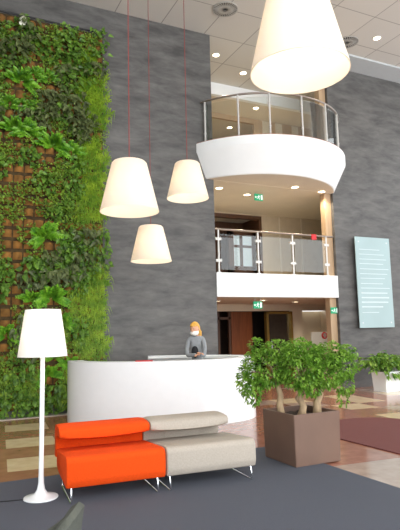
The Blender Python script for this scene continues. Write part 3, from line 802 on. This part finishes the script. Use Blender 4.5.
# ------------------------------------------------------------------ signs
def exit_sign(c, wd, ht, label, hang=0, yaw=0.0):
    t = thing('exit_sign', c, label, 'exit sign', 'green exit signs'); c = V(c)
    b = MB(); b.box((c.x-wd/2, c.y-.012, c.z-ht/2), (c.x+wd/2, c.y+.012, c.z+ht/2), .003); b.build('panel', M['exit'], t)
    u = ht; y0, y1 = c.y-.016, c.y-.011
    f = lambda pts: [(c.x+a*u, c.z+d*u) for a, d in pts]
    b = MB()
    b.prism(f([(.02+.07*math.cos(k*PI/6), .27+.07*math.sin(k*PI/6)) for k in range(12)]), y0, y1, 'y')                 # head
    for q in ([(-.08, .18), (.06, .18), (.02, -.08), (-.12, -.06)], [(.04, .18), (.22, .08), (.2, .02), (.02, .1)], [(-.06, .18), (-.24, .1), (-.22, .03), (-.06, .1)],
              [(.02, -.05), (.14, -.2), (.1, -.36), (.04, -.35), (.06, -.2), (-.08, -.08)], [(-.12, -.06), (-.14, -.2), (-.34, -.26), (-.33, -.2), (-.2, -.15), (-.16, -.02)]):
        b.prism(f(q), y0, y1, 'y')
    b.build('running_figure', M['exit_white'], t)
    b = MB(); b.prism(f([(.34, -.34), (.62, -.34), (.62, .34), (.34, .34)]), y0, y1, 'y'); b.build('doorway_symbol', M['exit_white'], t)
    b = MB(); b.prism(f([(-.66, 0), (-.5, .16), (-.5, .06), (-.36, .06), (-.36, -.06), (-.5, -.06), (-.5, -.16)]), y0, y1, 'y'); b.build('arrow', M['exit_white'], t)
    if hang:
        b = MB()
        for s in (-.3, .3): b.tube([(c.x+s*wd, c.y, c.z+ht/2), (c.x+s*wd, c.y, c.z+ht/2+hang)], .004, 6)
        b.build('hanger', M['steel'], t)
exit_sign((7.88, .6, 5.29), .27, .19, 'green exit sign hanging under the round balcony', .06)
exit_sign((7.60, .4, 2.30), .27, .19, 'green exit sign hanging from the ground floor ceiling', .09)
exit_sign((9.89, .085, 2.13), .25, .17, 'green exit sign fixed on the tan column')
nb = thing('notice_board', (12.0, 3.38, 1.25), 'white board with a red emblem on the ground floor back wall behind the bush', 'notice board')
B((11.55, 3.33, 1.0), (12.32, 3.38, 1.52), 'panel', M['white_paint'], .006, nb)
em = MB(); em.prism([(12.10+.12*math.cos(k*PI/10), 1.40+.12*math.sin(k*PI/10)) for k in range(20)], 3.315, 3.331, 'y'); em.build('red_emblem', M['red'], nb)
em = MB(); em.box((12.065, 3.308, 1.32), (12.135, 3.316, 1.48)); em.box((12.03, 3.308, 1.37), (12.17, 3.316, 1.43)); em.build('white_cross', M['white_paint'], nb)

gs = thing('glass_sign', (11.23, 0, 2.9), 'tall frosted teal glass sign with white lines on the right slate wall', 'sign')
SXL, SXR, SZ0, SZ1 = 10.58, 11.88, 1.63, 4.22
sg = MB(); sg.box((SXL, -.135, SZ0), (SXR, -.11, SZ1), .004); sg.build('glass_pane', M['sign_glass'], gs)
st = MB()
for x in (SXL+.12, SXR-.12):
    for z in (SZ0+.14, SZ1-.14): st.tube([(x, -.14, z), (x, -.001, z)], .022, 12)
st.build('standoff', M['steel'], gs, True, 50)
rows = [(3.86, .018, .7), (3.72, .018, .8), (3.58, .018, .9), (3.45, .02, .7), (3.30, .02, .85), (3.16, .02, .9), (3.03, .02, .8), (2.88, .022, .75), (2.75, .022, .9), (2.61, .035, .92), (2.48, .04, .8), (2.35, .04, .86), (2.22, .04, .7), (2.06, .022, .55)]
for z, hh, ln in rows:
    x = SXL+.12; tx = MB()
    while x < SXL+.12+(SXR-SXL-.24)*ln:
        l = rnd(.08, .24); tx.box((x, -.1385, z-hh/2), (min(x+l, SXR-.1), -.1345, z+hh/2)); x += l+.0
    tx.build('text_line', M['sign_text'], gs)

# ------------------------------------------------------------------ living wall
GX0, GX1, GZ0, GZ1 = -.6, 3.28, .14, 8.64
lw = thing('living_wall', (1.3, 0, .1), 'tall felt panel of ochre planting pockets on the left slate wall', 'green wall')
B((GX0, -.07, GZ0), (GX1, -.001, GZ1), 'felt_panel', M['felt'], .01, lw)
rb = MB(); rb.tube([(GX0, -.10, GZ1+.03), (GX1, -.10, GZ1+.03)], .02, 8); rb.build('irrigation_pipe', M['black'], lw, True)
pk = MB(); nx = 18; pitch_x = (GX1-GX0)/nx; rowsN = 36; pz = (GZ1-GZ0)/rowsN
for j in range(rowsN):
    for i in range(nx):
        cx = GX0+(i+.5)*pitch_x; z0 = GZ0+j*pz
        vs = []; fs = []; n = 6
        for a in range(n+1):
            x = cx+(a/n-.5)*pitch_x*.86; g = math.sin(PI*a/n)
            vs += [(x, -.072-.02*g, z0+.01), (x, -.075-.085*g, z0+pz*.45), (x, -.075-.07*g, z0+pz*.7), (x, -.07, z0+pz*.72)]
        for a in range(n):
            for q in range(3): fs.append((a*4+q, a*4+4+q, a*4+5+q, a*4+1+q))
        pk.add(vs, fs)
o = pk.build('felt_pockets', M['pocket'], lw, True, 80); o['kind'] = 'stuff'

# plant meshes: origin at the pocket, growing out along -y
def clump(kind, seed):
    random.seed(seed); b = MB()
    if kind == 'ivy':
        for k in range(34):
            p = V((rnd(-.17, .17), -.02-rnd(0, .13), rnd(-.17, .17))); l = rnd(.075, .125)
            b.leaf(p, (rnd(-1, 1), -rnd(.2, .9), rnd(-1, .5)), (0, -1, .4), l, l*.85, .3)
    elif kind == 'small':
        for k in range(90):
            p = V((rnd(-.17, .17), -.02-rnd(0, .12), rnd(-.18, .18))); l = rnd(.035, .06)
            b.leaf(p, (rnd(-1, 1), -rnd(.2, .9), rnd(-1, .7)), (0, -1, .4), l, l*.8, .2)
    elif kind == 'fern':
        for k in range(30):
            a = rnd(-.15, 1.15)*PI; L0 = rnd(.16, .32); d = V((math.cos(a), -rnd(.35, 1.1), math.sin(a)*.9)).normalized()
            pts = [d*L0*u + V((0, 0, -.3*L0*u*u)) for u in (0, .2, .4, .6, .8, 1)]
            for i in range(5):
                dd = (pts[i+1]-pts[i]).normalized(); s = dd.cross(V((0, -1, .3))).normalized()
                wd = .062*math.sin(PI*(.2+.75*(i/5)))
                for sg in (-1, 1):
                    for h in (0, .5):
                        q = pts[i].lerp(pts[i+1], h); b.leaf(q, s*sg+dd*.9, (0, -1, .5), wd*.95, wd*.6, .15)
    elif kind == 'grass':
        for k in range(150):
            p = V((rnd(-.15, .15), -.02-rnd(0, .06), rnd(-.10, .16))); d = V((rnd(-.7, .7), -rnd(.2, .8), rnd(-.3, .8))).normalized(); l = rnd(.10, .2)
            s = d.cross(V((0, -1, .2))).normalized()*.006; q = p+d*l*.5; e = p+d*l*.75-V((0, 0, l*.75))
            b.add([p-s, p+s, q+s, e, q-s], [(0, 1, 2, 4), (4, 2, 3)])
    else:
        for k in range(26):
            p = V((rnd(-.18, .18), -.03-rnd(0, .15), rnd(-.16, .16))); l = rnd(.11, .18)
            b.leaf(p, (rnd(-1, 1), -rnd(.3, .8), rnd(-1, .1)), (0, -1, .6), l, l*.55, .45)
    b.tube([(-.15, -.05, .08), (-.05, -.07, -.03), (.05, -.06, .04), (.15, -.05, -.08)], .005, 5)
    b.open = True
    return b
KN = {'ivy': ('ivy_plant', M['ivy'], 'dark green heart leaved climber growing in the green wall', 'climber', 'dark climbers of the green wall'),
      'small': ('creeping_fig', M['small'], 'small leaved mid green creeper growing in the green wall', 'creeper', 'small leaved creepers of the green wall'),
      'fern': ('fern', M['fern'], 'bright green fern with long fronds growing in the green wall', 'fern', 'bright ferns of the green wall'),
      'grass': ('grass_tuft', M['grass'], 'yellow green fine grassy tuft along the edge of the green wall', 'grass', 'grassy tufts of the green wall'),
      'heuch': ('coral_bells', M['heuch'], 'dusky grey green broad leaved plant growing in the green wall', 'plant', 'dusky leafy plants of the green wall')}
VAR = {k: [clump(k, 100*i+hash_i).mesh(KN[k][0], KN[k][1]) for i in range(1, 5)] for hash_i, k in enumerate(KN)}
random.seed(11)
def plant(kind, x, z, s=1.0, label=None, group=True):
    nm, m, lb, ct, gr = KN[kind]
    o = bpy.data.objects.new(nm, random.choice(VAR[kind])); COL.objects.link(o)
    o.location = (x, -.075, z); o.rotation_euler = (0, rnd(-.35, .35), 0); o.scale = (s*random.choice((-1, 1)) if False else s,)*3
    tag(o, label or lb, ct, gr if group else None); return o
def W(px, py):      # measured spots on the wall, metres
    d = Fw*FPX + Rt*(px-200) - Up*(py-265); q = CAM + d*((-.12-CAM.y)/d.y); return q.x, q.z
taken = []
for px_, py_, s, lab in ((22, 82, 1.25, 'bright fern below the white bloom at the top left of the green wall'), (14, 128, 1.15, None), (26, 132, 1.2, None), (53, 146, 1.35, 'large bright fern left of the cone pendant nearest the green wall'), (70, 152, 1.0, None),
                        (45, 237, 1.3, 'large bright fern at mid height of the green wall'), (52, 298, 1.3, 'bright fern just above the floor lamp shade'), (32, 300, 1.0, None), (6, 335, 1.0, None), (48, 375, 1.0, None), (70, 365, .9, None), (10, 105, .9, None), (34, 76, .9, None)):
    x, z = W(px_, py_); plant('fern', x, z, s*1.3, lab); taken.append((x, z, .26*s))
def kind_at(px_, py_):
    if py_ < 70:
        if 75 < px_ < 92: return 'grass' if random.random() < .35 else 'small'
        return random.choice(('ivy', 'small', 'heuch', 'ivy', 'small', None))
    if px_ > 80 and (75 < py_ < 125 or 145 < py_ < 235 or 280 < py_ < 365): return 'grass'
    if px_ > 92: return random.choice(('grass', 'small', 'ivy'))
    if px_ > 55 and 70 < py_ < 140: return random.choice(('heuch', 'heuch', 'ivy', 'small'))
    if px_ < 42 and 170 < py_ < 262: return random.choice((None, None, None, None, 'small'))
    if px_ < 66 and 158 < py_ < 205: return random.choice((None, None, 'small', 'small', 'ivy'))
    if px_ > 40 and 165 < py_ < 235: return random.choice(('heuch', 'ivy', 'small', 'ivy'))
    if px_ > 40 and 238 < py_ < 300: return random.choice(('ivy', 'ivy', 'heuch'))
    if px_ > 62 and py_ > 300: return random.choice(('ivy', 'grass', 'small'))
    if py_ > 375: return random.choice(('grass', 'small', 'ivy'))
    return random.choice(('small', 'small', 'ivy', 'ivy', 'heuch', 'fern', None, None, None))
zz = GZ0+.10; row = 0
while zz < GZ1-.02:
    xx = GX0+.12+(row % 2)*.11
    while xx < GX1-.02:
        x = xx+rnd(-.06, .06); z = zz+rnd(-.06, .06)
        px_ = (x-1.0)/2.33*104; py_ = 413-(z-.08)*(48.5-.037*px_)
        k = kind_at(px_, py_)
        if k and not any(abs(x-a) < r and abs(z-c) < r for a, c, r in taken): plant(k, min(x, GX1-.06), min(z, GZ1-.1), rnd(.85, 1.3))
        xx += .225
    zz += .235; row += 1
# white peace lily bloom near the top
fx, fz = W(21, 25)
pk = thing('peace_lily', (fx, -.08, fz-.2), 'single white bloom at the top left of the green wall', 'flower')
b = MB(); b.leaf((fx, -.22, fz-.1), (.15, -.3, 1), (0, -1, .3), .26, .17, .0, fold=.08); b.build('petal', M['petal'], pk, True)
b = MB(); b.tube([(fx, -.08, fz-.35), (fx, -.18, fz-.22), (fx, -.22, fz-.09), (fx+.01, -.24, fz+.02)], [.007, .006, .008, .007], 8); b.build('stem', M['fern'], pk, True)

# ------------------------------------------------------------------ tub chair in the near left corner
ch = thing('tub_chair', (.43, -8.50, .012), 'dark olive grey tub chair at the bottom left corner', 'chair')
a0 = math.atan2(Rt.y, Rt.x)           # the back stands on the side towards the sofa
CC = V((.43, -8.50, .012)); n = 40; RC = .31
vs = []; fs = []
for i in range(n+1):
    u = -1+2*i/n; a = a0+u*math.radians(125); h = .37+.315*max(0, math.cos(u*PI/2))**2.6
    d = V((math.cos(a), math.sin(a), 0)); k = 6
    for j in range(k+1):
        zz = .30+(h-.30)*j/k; rr = RC+.05*(j/k)-.0
        vs.append(CC+d*rr+V((0, 0, zz)))
    vs.append(CC+d*(RC+.02)+V((0, 0, h+.022)))
    for j in range(k, -1, -1):
        zz = .30+(h-.30)*j/k; rr = RC-.06+.04*(j/k); vs.append(CC+d*rr+V((0, 0, zz)))
k2 = 15
for i in range(n):
    for j in range(k2): fs.append((i*k2+j, (i+1)*k2+j, (i+1)*k2+(j+1) % k2, i*k2+(j+1) % k2))
fs += [tuple(range(k2)), tuple(n*k2+j for j in reversed(range(k2)))]
b = MB(); b.add(vs, fs); b.build('backrest', M['chair'], ch, True, 60)
b = MB(); b.lathe([(0, .30), (.27, .30), (.30, .33), (.30, .40), (.27, .43), (0, .44)], 40, CC); b.build('seat', M['chair'], ch, True, 50)
for k in range(4):
    a = a0+PI/4+k*PI/2; d = V((math.cos(a), math.sin(a), 0)); b = MB(); b.tube([CC+d*.20+V((0, 0, .31)), CC+d*.25], [.016, .011], 10); b.build('leg', M['chrome'], ch, True)
